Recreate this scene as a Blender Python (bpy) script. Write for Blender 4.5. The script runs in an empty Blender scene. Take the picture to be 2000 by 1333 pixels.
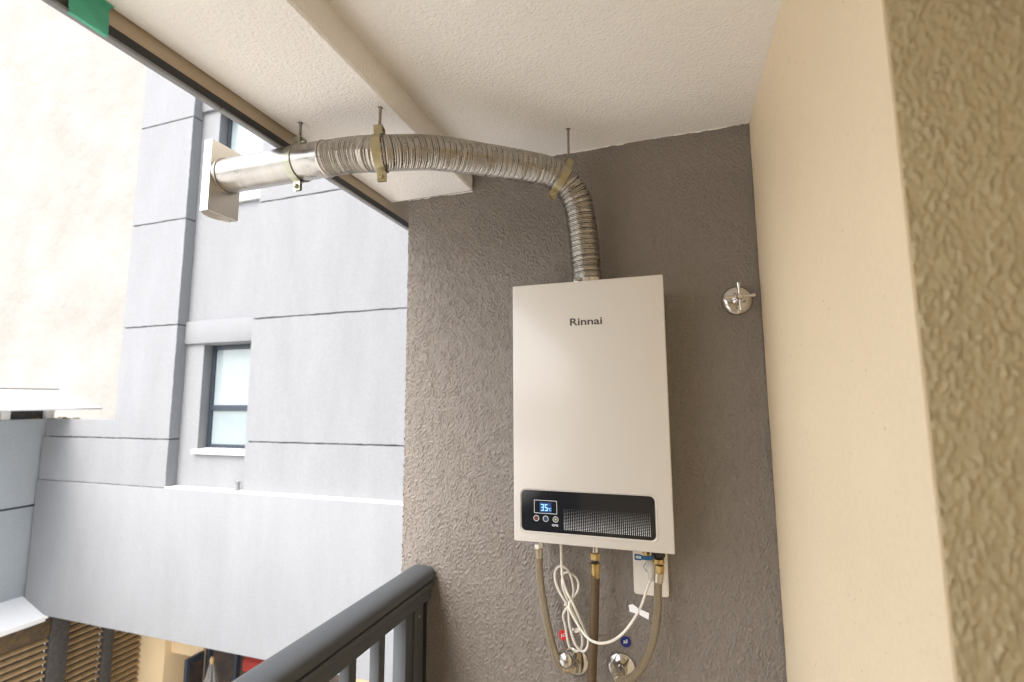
import bpy, bmesh, math, random
import numpy as np
from mathutils import Vector, Matrix, Euler

random.seed(7)
rng = np.random.default_rng(11)
sc = bpy.context.scene
COL = sc.collection
R = math.radians
EYE = 1.60                                    # camera height above the balcony floor; z = 0 is eye level

# ------------------------------------------------------------------ camera, world, sun, exposure
YAW, PITCH, ROLL = R(18.231), R(6.875), R(-0.330)
cy, sy, cp, sp = math.cos(YAW), math.sin(YAW), math.cos(PITCH), math.sin(PITCH)
FWD = Vector((-sy * cp, cy * cp, sp)); RT = Vector((cy, sy, 0)); UP = RT.cross(FWD)
cr, sr = math.cos(ROLL), math.sin(ROLL)
RT, UP = cr * RT + sr * UP, -sr * RT + cr * UP
cam_d = bpy.data.cameras.new('camera'); cam = bpy.data.objects.new('camera', cam_d); COL.objects.link(cam)
cam.matrix_world = Matrix(((RT.x, UP.x, -FWD.x, 0), (RT.y, UP.y, -FWD.y, 0), (RT.z, UP.z, -FWD.z, 0), (0, 0, 0, 1)))
cam_d.sensor_width = 36; cam_d.lens = 36 * 951.38 / 2000
cam_d.clip_start = 0.02; cam_d.clip_end = 200
cam_d.dof.use_dof = True; cam_d.dof.focus_distance = 1.15; cam_d.dof.aperture_fstop = 3.4
sc.camera = cam

SUN_EL = R(52); SUN_DIR = Vector((-0.22, -0.97, 0)).normalized()          # horizontal direction towards the sun
w = bpy.data.worlds.new('World'); sc.world = w; w.use_nodes = True
nt = w.node_tree; nt.nodes.clear()
sky = nt.nodes.new('ShaderNodeTexSky'); sky.sky_type = 'NISHITA'; sky.sun_disc = False
sky.sun_elevation = SUN_EL; sky.sun_rotation = math.atan2(SUN_DIR.x, SUN_DIR.y)
sky.air_density = 1.0; sky.dust_density = 4.0; sky.ozone_density = 1.0
hs = nt.nodes.new('ShaderNodeHueSaturation'); hs.inputs['Saturation'].default_value = 0.34     # thin overcast
bg = nt.nodes.new('ShaderNodeBackground'); bg.inputs['Strength'].default_value = 0.15
wo = nt.nodes.new('ShaderNodeOutputWorld')
nt.links.new(sky.outputs[0], hs.inputs['Color']); nt.links.new(hs.outputs[0], bg.inputs['Color']); nt.links.new(bg.outputs[0], wo.inputs[0])
sun_d = bpy.data.lights.new('sun', 'SUN'); sun_d.energy = 0.5; sun_d.angle = R(50); sun_d.color = (1.0, 0.95, 0.88)
sun = bpy.data.objects.new('sun', sun_d); COL.objects.link(sun)
sd = Vector((SUN_DIR.x * math.cos(SUN_EL), SUN_DIR.y * math.cos(SUN_EL), math.sin(SUN_EL)))
sun.rotation_euler = sd.to_track_quat('Z', 'Y').to_euler()
sc.view_settings.view_transform = 'Standard'; sc.view_settings.look = 'None'
sc.view_settings.exposure = 2.05; sc.view_settings.gamma = 1; sc.view_settings.use_curve_mapping = False
sc.cycles.max_bounces = 12; sc.cycles.diffuse_bounces = 8; sc.cycles.glossy_bounces = 5; sc.cycles.use_denoising = True; sc.cycles.denoising_prefilter = 'NONE'; sc.cycles.filter_width = 1.4
sc.cycles.sample_clamp_indirect = 6

# ------------------------------------------------------------------ materials
def mat(name, col, rough=.6, metal=0., var=0., vscale=6., bump=0., bscale=80., bstretch=(1, 1, 1), spec=.5, col2=None,
        rvar=0., emit=None, estr=0., coat=0., vdetail=6., fine=0., fscale=300.):
    m = bpy.data.materials.new(name); m.use_nodes = True
    n = m.node_tree; L = n.links; b = n.nodes['Principled BSDF']
    b.inputs['Base Color'].default_value = (*col, 1); b.inputs['Roughness'].default_value = rough
    b.inputs['Metallic'].default_value = metal; b.inputs['Specular IOR Level'].default_value = spec
    b.inputs['Coat Weight'].default_value = coat; b.inputs['Coat Roughness'].default_value = .08
    if emit: b.inputs['Emission Color'].default_value = (*emit, 1); b.inputs['Emission Strength'].default_value = estr
    tc = n.nodes.new('ShaderNodeTexCoord'); mp = n.nodes.new('ShaderNodeMapping'); mp.inputs['Scale'].default_value = bstretch
    L.new(tc.outputs['Object'], mp.inputs['Vector'])
    if var or col2:
        no = n.nodes.new('ShaderNodeTexNoise'); no.inputs['Scale'].default_value = vscale; no.inputs['Detail'].default_value = vdetail
        no.inputs['Roughness'].default_value = .6
        L.new(mp.outputs[0], no.inputs['Vector'])
        rp = n.nodes.new('ShaderNodeValToRGB')
        c2 = col2 if col2 else tuple(c * (1 - var) for c in col)
        c1 = col if col2 else tuple(min(1, c * (1 + var)) for c in col)
        rp.color_ramp.elements[0].position = .3; rp.color_ramp.elements[1].position = .7
        rp.color_ramp.elements[0].color = (*c2, 1); rp.color_ramp.elements[1].color = (*c1, 1)
        L.new(no.outputs['Fac'], rp.inputs['Fac'])
        out = rp.outputs['Color']
        if fine:
            nf = n.nodes.new('ShaderNodeTexNoise'); nf.inputs['Scale'].default_value = fscale; nf.inputs['Detail'].default_value = 3
            L.new(tc.outputs['Object'], nf.inputs['Vector'])
            rf = n.nodes.new('ShaderNodeMapRange'); rf.inputs['From Min'].default_value = .3; rf.inputs['From Max'].default_value = .7
            rf.inputs['To Min'].default_value = 1 - fine; rf.inputs['To Max'].default_value = 1.0
            L.new(nf.outputs['Fac'], rf.inputs['Value'])
            mx = n.nodes.new('ShaderNodeMix'); mx.data_type = 'RGBA'; mx.blend_type = 'MULTIPLY'; mx.inputs[0].default_value = 1
            L.new(out, mx.inputs[6]); L.new(rf.outputs[0], mx.inputs[7]); out = mx.outputs[2]
        L.new(out, b.inputs['Base Color'])
        if rvar:
            mr = n.nodes.new('ShaderNodeMapRange'); mr.inputs['To Min'].default_value = max(0, rough - rvar); mr.inputs['To Max'].default_value = min(1, rough + rvar)
            mr.inputs['From Min'].default_value = .3; mr.inputs['From Max'].default_value = .7
            L.new(no.outputs['Fac'], mr.inputs['Value']); L.new(mr.outputs[0], b.inputs['Roughness'])
    if bump:
        nb = n.nodes.new('ShaderNodeTexNoise'); nb.inputs['Scale'].default_value = bscale; nb.inputs['Detail'].default_value = 4
        L.new(mp.outputs[0], nb.inputs['Vector'])
        bp = n.nodes.new('ShaderNodeBump'); bp.inputs['Strength'].default_value = 1; bp.inputs['Distance'].default_value = bump
        L.new(nb.outputs['Fac'], bp.inputs['Height']); L.new(bp.outputs[0], b.inputs['Normal'])
    return m

M = {}
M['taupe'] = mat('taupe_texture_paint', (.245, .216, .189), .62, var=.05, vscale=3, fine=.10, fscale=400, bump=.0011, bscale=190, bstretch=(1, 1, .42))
M['taupe_near'] = mat('taupe_paint_warm_lit', (.52, .44, .27), .6, var=.06, vscale=6, fine=.10, fscale=500, bump=.0006, bscale=260, bstretch=(1, 1, .5))  # same taupe paint as the back wall, warm light put into the colour
M['ceiling'] = mat('ceiling_texture_paint', (.865, .845, .81), .7, var=.015, vscale=2.0, bump=.0034, bscale=175)
M['soffit'] = mat('beam_paint', (.80, .77, .72), .7, var=.02, vscale=3, bump=.0006, bscale=60)
M['cream'] = mat('cream_smooth_paint', (.87, .72, .50), .6, var=.025, vscale=5, bump=.0007, bscale=60, fine=.05, fscale=120)
M['white_enamel'] = mat('white_enamel', (.64, .605, .555), .28, var=.01, vscale=3, spec=.5, coat=.25)
M['white_plastic'] = mat('white_plastic', (.78, .74, .67), .38, var=.015)
M['cord'] = mat('cord_vinyl', (.78, .74, .66), .45, var=.03, vscale=40)
M['paper'] = mat('paper', (.86, .86, .88), .8, var=.02, vscale=30)
M['black_glass'] = mat('black_glass', (.012, .014, .018), .12, var=.1, vscale=4, coat=.4)
M['print_white'] = mat('print_white', (.66, .68, .70), .5)
M['print_grey'] = mat('print_grey', (.055, .05, .045), .5)
M['print_dark'] = mat('print_dark', (.02, .02, .02), .6)
M['led'] = mat('led_digits', (.1, .2, .5), .5, emit=(.30, .62, 1.0), estr=.45)
M['led_dim'] = mat('led_glow', (.01, .03, .09), .3, emit=(.02, .10, .38), estr=.08)
M['btn_red'] = mat('button_red', (.16, .04, .035), .35)
M['btn_blue'] = mat('button_blue', (.03, .06, .10), .35)
M['btn_gold'] = mat('button_gold', (.13, .12, .06), .35)
M['galv'] = mat('steel_sheet', (.46, .44, .41), .30, metal=1, var=.16, vscale=7, rvar=.06, bump=.0002, bscale=14, bstretch=(3, .6, .6))
M['flex'] = mat('flexible_foil', (.43, .405, .365), .28, metal=1, var=.06, vscale=25, rvar=.05)
M['zinc'] = mat('zinc_yellow', (.44, .385, .235), .42, metal=.85, var=.15, vscale=45, rvar=.1, bump=.0004, bscale=120)
M['zinc_green'] = mat('zinc_green', (.46, .47, .37), .38, metal=.85, var=.15, vscale=45, rvar=.1)
M['steel_dark'] = mat('steel_rod', (.32, .29, .25), .45, metal=.9, var=.2, vscale=120, bump=.0006, bscale=600)
M['chrome'] = mat('chrome', (.64, .62, .585), .17, metal=1, var=.03, vscale=20)
M['ferrule'] = mat('ferrule_steel', (.58, .51, .40), .34, metal=.9, var=.1, vscale=60)
M['plug'] = mat('plug_vinyl', (.60, .565, .49), .45)
M['plate'] = mat('terminal_sheet', (.76, .745, .715), .36, metal=1, var=.05, vscale=9, bstretch=(1, 1, .25))
M['brass'] = mat('brass', (.50, .36, .15), .34, metal=.95, var=.15, vscale=60, rvar=.1)
M['gas_brown'] = mat('brown_hose', (.095, .058, .025), .5, var=.2, vscale=90, bump=.0006, bscale=500, bstretch=(1, 1, 3))
M['nylon_black'] = mat('black_fitting', (.02, .017, .016), .45)
M['lever_blue'] = mat('blue_lever', (.01, .085, .20), .4, var=.08, vscale=60)
M['st_red'] = mat('red_sticker', (.70, .035, .03), .5)
M['st_blue'] = mat('blue_sticker', (.012, .025, .17), .5)
M['alu'] = mat('charcoal_powder_coat', (.072, .078, .085), .5, var=.06, vscale=30, bump=.0002, bscale=900, rvar=.06)
M['trk_tan'] = mat('tan_profile', (.50, .425, .32), .55, var=.06, vscale=8)
M['trk_black'] = mat('black_profile', (.018, .018, .02), .45, var=.15, vscale=14)
M['trk_grey'] = mat('grey_profile', (.22, .225, .23), .45, var=.1, vscale=14)
M['tape'] = mat('green_tape', (.085, .47, .32), .5, var=.14, vscale=25, bump=.002, bscale=22)
M['plaster'] = mat('grey_plaster', (.232, .239, .252), .9, var=.06, vscale=3.0, bump=.004, bscale=34, bstretch=(1, 1, .24), fine=.10, fscale=55)
M['plaster_side'] = mat('grey_plaster_side', (.40, .435, .46), .9, var=.06, vscale=2.0, bump=.004, bscale=26, fine=.08, fscale=55)
M['sill'] = mat('sill_white', (.72, .71, .69), .7, var=.05, vscale=4)
M['dark_joint'] = mat('joint_dark', (.045, .045, .047), .9, col2=(.13, .13, .135), vscale=5)
M['win_frame'] = mat('window_frame', (.030, .040, .055), .4)
M['glass'] = mat('window_glass', (.265, .315, .33), .12, var=.12, vscale=1.2, spec=.6, coat=.5)
M['cream_far'] = mat('cream_render', (.285, .278, .264), .9, col2=(.232, .220, .199), vscale=.8, bump=.03, bscale=5, fine=.05, fscale=14)
M['canopy'] = mat('white_sheet_metal', (.86, .87, .88), .45, var=.02, vscale=2)
M['moss'] = mat('lichen', (.36, .25, .05), .95, col2=(.12, .08, .04), vscale=9)
M['post_dark'] = mat('dark_timber', (.060, .055, .050), .7, var=.35, vscale=25)
M['slat'] = mat('tan_timber', (.36, .245, .125), .6, var=.16, vscale=12)
M['header'] = mat('mottled_timber', (.17, .10, .035), .8, col2=(.045, .045, .042), vscale=16)
M['shop_cream'] = mat('shop_cream', (.72, .55, .33), .8, var=.05, vscale=3)
M['shop_inner'] = mat('shop_inner', (.55, .44, .34), .8, var=.08, vscale=2)
M['shop_dark'] = mat('shop_dark', (.030, .030, .038), .25, col2=(.10, .065, .04), vscale=7)  # brown blotches painted in for reflections and clutter in the glazing
M['parasol'] = mat('parasol_cloth', (.16, .15, .145), .9, var=.1, vscale=10)
M['red_cloth'] = mat('red_cloth', (.26, .022, .016), .8, var=.1, vscale=8)
M['paving'] = mat('paving', (.58, .56, .53), .9, var=.12, vscale=2, bump=.01, bscale=20)
M['tile'] = mat('balcony_tile', (.62, .54, .43), .45, var=.05, vscale=5)
M['crack'] = mat('crack_dark', (.10, .085, .07), .9)

# braided steel: two crossed wave textures
def braid():
    m = bpy.data.materials.new('braided_steel'); m.use_nodes = True; n = m.node_tree; L = n.links; b = n.nodes['Principled BSDF']
    b.inputs['Metallic'].default_value = .45; b.inputs['Roughness'].default_value = .38
    uv = n.nodes.new('ShaderNodeUVMap')
    ws = []
    for sgn in (1, -1):
        mp = n.nodes.new('ShaderNodeMapping'); mp.inputs['Scale'].default_value = (1, 1, 1); mp.inputs['Rotation'].default_value = (0, 0, R(45 * sgn))
        wv = n.nodes.new('ShaderNodeTexWave'); wv.inputs['Scale'].default_value = 8.0; wv.inputs['Distortion'].default_value = 0
        L.new(uv.outputs[0], mp.inputs[0]); L.new(mp.outputs[0], wv.inputs[0]); ws.append(wv)
    mx = n.nodes.new('ShaderNodeMath'); mx.operation = 'MULTIPLY'; L.new(ws[0].outputs['Fac'], mx.inputs[0]); L.new(ws[1].outputs['Fac'], mx.inputs[1])
    rp = n.nodes.new('ShaderNodeValToRGB'); rp.color_ramp.elements[0].color = (.25, .195, .125, 1); rp.color_ramp.elements[1].color = (.86, .745, .55, 1)
    rp.color_ramp.elements[0].position = .05; rp.color_ramp.elements[1].position = .6
    L.new(mx.outputs[0], rp.inputs[0]); L.new(rp.outputs[0], b.inputs['Base Color'])
    bp = n.nodes.new('ShaderNodeBump'); bp.inputs['Distance'].default_value = .0008; L.new(mx.outputs[0], bp.inputs['Height']); L.new(bp.outputs[0], b.inputs['Normal'])
    return m
M['braid'] = braid()

# ------------------------------------------------------------------ object helpers
def props(o, label=None, cat=None, group=None, kind=None):
    if label: o['label'] = label
    if cat: o['category'] = cat
    if group: o['group'] = group
    if kind: o['kind'] = kind
    return o

def thing(name, loc, label, cat, group=None):
    o = bpy.data.objects.new(name, None); COL.objects.link(o); o.location = loc; o.empty_display_size = .05
    return props(o, label, cat, group)

def wloc(o):
    v = Vector((0, 0, 0))
    while o is not None: v = v + o.location; o = o.parent
    return v

def link(name, me, m, parent=None, loc=None):
    if m is not None and not me.materials: me.materials.append(m)
    o = bpy.data.objects.new(name, me); COL.objects.link(o)
    if parent is not None: o.parent = parent
    o.location = (Vector(loc) - (wloc(parent) if parent is not None else Vector((0, 0, 0)))) if loc is not None else (0, 0, 0)
    return o

class MB:
    """collects shapes given in world coordinates and links them as one mesh object"""
    def __init__(s): s.bm = bmesh.new(); s.uv = s.bm.loops.layers.uv.new('UVMap')
    def _merge(s, b2):
        me = bpy.data.meshes.new('tmp'); b2.to_mesh(me); b2.free(); s.bm.from_mesh(me); bpy.data.meshes.remove(me)
    def box(s, x0, x1, y0, y1, z0, z1, bev=0., seg=2, rot=None):
        b = bmesh.new(); r = bmesh.ops.create_cube(b, size=1)
        c = Vector(((x0 + x1) / 2, (y0 + y1) / 2, (z0 + z1) / 2)); d = (abs(x1 - x0), abs(y1 - y0), abs(z1 - z0))
        for v in b.verts: v.co = Vector((v.co.x * d[0], v.co.y * d[1], v.co.z * d[2]))
        if bev: bmesh.ops.bevel(b, geom=b.edges[:] , offset=bev, segments=seg, profile=.5, affect='EDGES')
        for v in b.verts:
            if rot is not None: v.co = rot @ v.co
            v.co += c
        s._merge(b); return s
    def prism(s, pts, axis, a, bb, bev=0., seg=2):
        """polygon pts in the two other axes, extruded along axis 'x','y' or 'z' from a to bb"""
        b = bmesh.new()
        def co(p, t): return {'x': (t, p[0], p[1]), 'y': (p[0], t, p[1]), 'z': (p[0], p[1], t)}[axis]
        v0 = [b.verts.new(co(p, a)) for p in pts]; v1 = [b.verts.new(co(p, bb)) for p in pts]
        n = len(pts); b.faces.new(v0); b.faces.new(v1[::-1])
        for i in range(n): b.faces.new((v0[i], v1[i], v1[(i + 1) % n], v0[(i + 1) % n]))
        bmesh.ops.recalc_face_normals(b, faces=b.faces[:])
        if bev: bmesh.ops.bevel(b, geom=b.edges[:], offset=bev, segments=seg, profile=.5, affect='EDGES')
        s._merge(b); return s
    def lathe(s, prof, org, axis, n=28):
        """prof: list of (distance along axis, radius)"""
        ax = Vector(axis).normalized(); u = ax.orthogonal().normalized(); v = ax.cross(u); org = Vector(org)
        b = bmesh.new(); rings = []
        for t, r in prof:
            if r < 1e-6: rings.append([b.verts.new(org + ax * t)])
            else: rings.append([b.verts.new(org + ax * t + (u * math.cos(2 * math.pi * k / n) + v * math.sin(2 * math.pi * k / n)) * r) for k in range(n)])
        for A, B in zip(rings, rings[1:]):
            for k in range(n):
                k2 = (k + 1) % n
                f = [A[k % len(A)], A[k2 % len(A)], B[k2 % len(B)], B[k % len(B)]]
                f = list(dict.fromkeys(f))
                if len(f) > 2: b.faces.new(f)
        for ring in (rings[0], rings[-1]):
            if len(ring) > 2: b.faces.new(ring)
        bmesh.ops.recalc_face_normals(b, faces=b.faces[:])
        s._merge(b); return s
    def tube(s, pts, rad, n=14, cap=True, uvs=None):
        """rad a number or a list per point"""
        pts = [Vector(p) for p in pts]; N = len(pts); bm = s.bm
        T = [(pts[min(i + 1, N - 1)] - pts[max(i - 1, 0)]).normalized() for i in range(N)]
        nv = T[0].orthogonal().normalized(); rings = []; L = 0; Ls = []
        for i in range(N):
            if i: L += (pts[i] - pts[i - 1]).length
            Ls.append(L)
            nv = (nv - T[i] * nv.dot(T[i])).normalized(); bv = T[i].cross(nv)
            r = rad[i] if hasattr(rad, '__len__') else rad
            rings.append([bm.verts.new(pts[i] + (nv * math.cos(2 * math.pi * k / n) + bv * math.sin(2 * math.pi * k / n)) * r) for k in range(n)])
        for i in range(N - 1):
            for k in range(n):
                k2 = (k + 1) % n
                f = bm.faces.new((rings[i][k], rings[i][k2], rings[i + 1][k2], rings[i + 1][k]))
                if uvs:
                    for lp, (uu, vv) in zip(f.loops, ((k, i), (k + 1, i), (k + 1, i + 1), (k, i + 1))):
                        lp[s.uv].uv = (uu / n * uvs[0], Ls[vv] * uvs[1])
        if cap: bm.faces.new(rings[0][::-1]); bm.faces.new(rings[-1])
        return s
    def quad(s, *p):
        s.bm.faces.new([s.bm.verts.new(q) for q in p]); return s
    def build(s, name, m, parent=None, smooth=35, loc=None):
        o0 = wloc(parent) if parent is not None else Vector((0, 0, 0))
        if loc is None:
            lo = Vector([min(v.co[i] for v in s.bm.verts) for i in range(3)]); hi = Vector([max(v.co[i] for v in s.bm.verts) for i in range(3)])
            loc = (lo + hi) / 2
        loc = Vector(loc)
        for v in s.bm.verts: v.co -= loc
        me = bpy.data.meshes.new(name); 
        for f in s.bm.faces: f.smooth = smooth > 0
        s.bm.to_mesh(me); s.bm.free()
        if smooth: 
            try: me.set_sharp_from_angle(angle=R(smooth))
            except Exception: pass
        me.materials.append(m)
        o = bpy.data.objects.new(name, me); COL.objects.link(o)
        if parent is not None: o.parent = parent
        o.location = loc - o0
        return o

def copy_at(o, parent, loc):
    c = o.copy(); COL.objects.link(c); c.parent = parent; c.location = Vector(loc) - wloc(parent); return c

def spline(P, n=12):
    """Catmull-Rom through the points"""
    P = [Vector(p) for p in P]; Q = [P[0] * 2 - P[1]] + P + [P[-1] * 2 - P[-2]]; out = []
    for i in range(1, len(Q) - 2):
        a, b, c, d = Q[i - 1:i + 3]
        for k in range(n):
            t = k / n
            out.append(.5 * ((2 * b) + (c - a) * t + (2 * a - 5 * b + 4 * c - d) * t * t + (3 * b - a - 3 * c + d) * t ** 3))
    out.append(P[-1]); return out

def resample(pts, step):
    d = [0]
    for a, b in zip(pts, pts[1:]): d.append(d[-1] + (b - a).length)
    n = max(2, int(d[-1] / step)); out = []; j = 0
    for i in range(n + 1):
        t = d[-1] * i / n
        while j < len(d) - 2 and d[j + 1] < t: j += 1
        out.append(pts[j].lerp(pts[j + 1], (t - d[j]) / max(1e-9, d[j + 1] - d[j])))
    return out

def text_mesh(txt, size, m, name, parent, loc, rot=(90, 0, 0), bold=0., depth=.0002, width=None):
    cu = bpy.data.curves.new('txt', 'FONT'); cu.body = txt; cu.size = size; cu.extrude = depth; cu.offset = bold
    cu.align_x = 'CENTER'; cu.align_y = 'CENTER'; cu.resolution_u = 4
    to = bpy.data.objects.new('txt', cu); COL.objects.link(to)
    dg = bpy.context.evaluated_depsgraph_get(); me = bpy.data.meshes.new_from_object(to.evaluated_get(dg))
    bpy.data.objects.remove(to); bpy.data.curves.remove(cu)
    me.name = name; me.materials.clear(); me.materials.append(m)
    xs = [v.co.x for v in me.vertices]; W = max(xs) - min(xs); k = width / W if width else 1
    E = Euler([R(a) for a in rot]).to_matrix()
    for v in me.vertices: v.co = E @ Vector((v.co.x * k, v.co.y, v.co.z))
    return link(name, me, m, parent, loc)

# ------------------------------------------------------------------ relief for textured paint
def relief(nu, nv, step, lu, lv, seed, sharp=1.4):
    """band-passed noise, streaks lu wide and lv tall (metres), values about -1..1"""
    r = np.random.default_rng(seed); a = r.standard_normal((nv, nu))
    fu = np.fft.fftfreq(nu, step)[None, :]; fv = np.fft.fftfreq(nv, step)[:, None]
    q = np.sqrt((fu * lu) ** 2 + (fv * lv) ** 2)
    h = np.real(np.fft.ifft2(np.fft.fft2(a) * np.exp(-((q - 1.05) / .62) ** 2))); h /= h.std(); h = np.where(h > 0, h, .85 * h)
    q2 = np.sqrt((fu * lu * 2.2) ** 2 + (fv * lv * 1.5) ** 2)
    g = np.real(np.fft.ifft2(np.fft.fft2(r.standard_normal((nv, nu))) * np.exp(-(q2) ** 2))); g /= g.std()
    q3 = np.sqrt((fu * lu * .45) ** 2 + (fv * lv * .45) ** 2)
    k = np.real(np.fft.ifft2(np.fft.fft2(r.standard_normal((nv, nu))) * np.exp(-((q3 - 1) / .5) ** 2))); k /= k.std()
    m = .75 + .35 * np.tanh(g)
    b = np.tanh(sharp * (.75 * h + .30 * k)) * m
    return b + .25 * g + .30 * np.maximum(k, 0) * np.maximum(h, 0)

def grid_mesh(name, P0, U, V, Nn, lu, lv, step, hmap, amp):
    nu = int(lu / step) + 1; nv = int(lv / step) + 1
    u = np.linspace(0, lu, nu); v = np.linspace(0, lv, nv)
    P0, U, V, Nn = map(np.array, (P0, U, V, Nn))
    h = hmap(nu, nv, step) * amp
    co = P0[None, None, :] + u[None, :, None] * U + v[:, None, None] * V + h[:, :, None] * Nn
    idx = np.arange(nu * nv).reshape(nv, nu)
    q = np.stack([idx[:-1, :-1], idx[:-1, 1:], idx[1:, 1:], idx[1:, :-1]], -1).reshape(-1, 4)
    me = bpy.data.meshes.new(name); me.vertices.add(nu * nv); me.vertices.foreach_set('co', co.reshape(-1).astype(np.float32))
    me.loops.add(q.size); me.polygons.add(len(q)); me.loops.foreach_set('vertex_index', q.reshape(-1).astype(np.int32))
    me.polygons.foreach_set('loop_start', np.arange(0, q.size, 4, dtype=np.int32)); me.polygons.foreach_set('loop_total', np.full(len(q), 4, dtype=np.int32))
    me.polygons.foreach_set('use_smooth', np.ones(len(q), dtype=bool)); me.update(); me.validate()
    return me

# ================================================================== BALCONY SHELL
XL, XR, YW = -0.738, 0.204, 1.25          # wall's outer end, right wall, back wall plane
ZC, ZS, XB = 0.671, 0.603, -0.5285        # ceiling, beam soffit, beam's inner face
ZF = -EYE

flo = MB().box(-.80, 1.2, -1.3, 1.45, ZF - .18, ZF).build('balcony_floor', M['tile']); props(flo, kind='structure')
ce = MB().box(XB, 1.2, -1.3, 1.249, ZC, ZC + .2).build('ceiling', M['ceiling']); props(ce, kind='structure')
bmq = MB().box(-.80, XB, -1.3, 1.2495, ZS, ZC + .199, .004, 1).build('ceiling_beam', M['ceiling'], ce)
# thin painted edge band that runs along the beam's face
# back wall: a solid block faced with the relief
bw = thing('textured_wall', (XL, YW, ZF), 'dark taupe textured wall behind the white water heater', 'wall')
wl_me = grid_mesh('wall_face', (XL, YW, -.86), (1, 0, 0), (0, 0, 1), (0, -1, 0), XR - XL + .004, ZC + .86, .0016,
                  lambda a, b, s: relief(a, b, s, .0050, .0148, 3, 1.25), .00140)
link('wall_face', wl_me, M['taupe'], bw, (0, 0, 0))
MB().box(XL + .0015, XR + .2, YW + .0015, YW + .17, ZF, ZC + .19).build('wall_core', M['taupe'], bw)
MB().box(XL, XR, YW, YW + .0012, ZF, -.86).build('wall_base', M['taupe'], bw)

def ragged(p0, d, across, L, lo, hi, name, m, par, seed):
    r = random.Random(seed); b = MB(); n = int(L / .0035); p0 = Vector(p0); d = Vector(d); ac = Vector(across); nn = d.cross(ac).normalized() * .0006
    wv = lo; top = []; low = []
    for i in range(n + 1):
        wv = min(hi, max(lo, wv + r.uniform(-1, 1) * (hi - lo) * .35))
        top.append(b.bm.verts.new(p0 + d * (L * i / n))); low.append(b.bm.verts.new(p0 + d * (L * i / n) + ac * wv))
    for i in range(n): b.bm.faces.new((top[i], top[i + 1], low[i + 1], low[i]))
    return b.build(name, m, par, smooth=0)
ragged((XB, YW - .0021, ZC - .0002), (1, 0, 0), (0, 0, -1), XR - XB, .0006, .0042, 'paint_edge', M['ceiling'], bw, 1)
ragged((XL, YW - .0021, ZS - .0002), (1, 0, 0), (0, 0, -1), XB - XL, .0006, .0042, 'paint_edge', M['ceiling'], bw, 2)
ragged((XR - .0004, YW - .001, -.9), (0, 0, 1), (0, -1, 0), ZC + .9, .0006, .0048, 'paint_edge', M['taupe'], bw, 3)
# right wall: smooth cream plaster
cw = thing('cream_wall', (XR, .9, ZF), 'smooth cream painted wall right of the chrome stop tap', 'wall')
MB().box(XR, XR + .2, .511, YW + .0013, ZF, ZC).build('wall_face', M['cream'], cw)
sp_bm = MB()
for k in range(130):                       # paint specks and pinholes
    y, z, r = random.uniform(.52, 1.2), random.uniform(-.5, .62), random.uniform(.0005, .0017)
    sp_bm.lathe([(0, r), (.0003, r * .7), (.0004, 0)], (XR, y, z), (-1, 0, 0), 6)
props(sp_bm.build('paint_speck', M['trk_tan'], cw), kind='stuff')

# near pillar with the same texture, its taupe lightened and warmed in colour as if lit
pl = thing('textured_pillar', (.5, .52, ZF), 'rough textured taupe wall face, coloured as warmly lit, closest to the viewer', 'wall')
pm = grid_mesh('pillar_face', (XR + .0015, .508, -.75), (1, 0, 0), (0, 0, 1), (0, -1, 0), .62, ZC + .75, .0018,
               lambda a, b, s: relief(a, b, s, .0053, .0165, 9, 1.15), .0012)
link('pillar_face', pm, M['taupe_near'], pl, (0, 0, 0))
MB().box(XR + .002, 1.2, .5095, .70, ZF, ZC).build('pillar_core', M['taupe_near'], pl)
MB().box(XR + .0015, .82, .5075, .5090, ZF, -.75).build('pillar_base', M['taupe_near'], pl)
rw = thing('room_wall', (1.25, -.4, ZF), 'cream wall on the right hand side behind the viewer', 'wall')
MB().box(1.2, 1.35, -1.3, .505, ZF, ZC).build('wall_face', M['cream'], rw)

uf = thing('upper_floors', (1.5, 0, ZC + .2), 'upper storeys of the home building above the balcony ceiling', 'building')
MB().box(-.80, 4, -9, 1.42, ZC + .203, 9).build('wall', M['plaster'], uf)
ew = thing('light_block_wall', (-.2, -1.4, ZF), 'unseen cream wall added to limit light from behind the viewer', 'wall')  # out of view, added to cut the frontal light on back wall and heater
MB().box(-.80, 1.2, -1.5, -1.301, ZF - .1, ZC + .2).build('wall_face', M['cream'], ew)
# ================================================================== WINDOW TRACK AND TAPE
TX = -.81
tr = thing('track_rail', (TX, .2, .573), 'long tan and black track profile under the ceiling edge', 'rail')
MB().box(TX - .006, TX + .007, -1.3, 1.9, .5785, .70, .001).build('tan_profile', M['trk_tan'], tr)
MB().box(TX - .007, TX + .009, -1.3, 1.9, .5612, .578, .0015).build('black_profile', M['trk_black'], tr)
MB().box(TX - .003, TX + .0105, -1.3, .655, .5555, .5608, .0012).build('grey_lip', M['trk_grey'], tr)
MB().box(TX - .003, TX + .0105, .6575, 1.9, .5562, .5608, .0012).build('grey_lip', M['trk_grey'], tr)
tp = MB(); y0, y1 = .405, .457            # the tape hugs the profile from the soffit down to the lip
prof = [(-.790, .6020), (-.7985, .6015), (-.8020, .598), (-.8025, .585), (-.8015, .574), (-.8003, .571), (-.8000, .564), (-.7985, .560), (-.7985, .5555), (-.804, .5545)]
nU = 10
rows = []
for (x, z) in prof:
    rows.append([tp.bm.verts.new((x + .0007 + random.uniform(0, .0012), y0 + (y1 - y0) * k / nU + random.uniform(-.001, .001), z - random.uniform(0, .0008))) for k in range(nU + 1)])
for a, b in zip(rows, rows[1:]):
    for k in range(nU): tp.bm.faces.new((a[k], a[k + 1], b[k + 1], b[k]))
props(tp.build('masking_tape', M['tape'], smooth=60), 'strip of green masking tape stuck over the track profile', 'tape')

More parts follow.
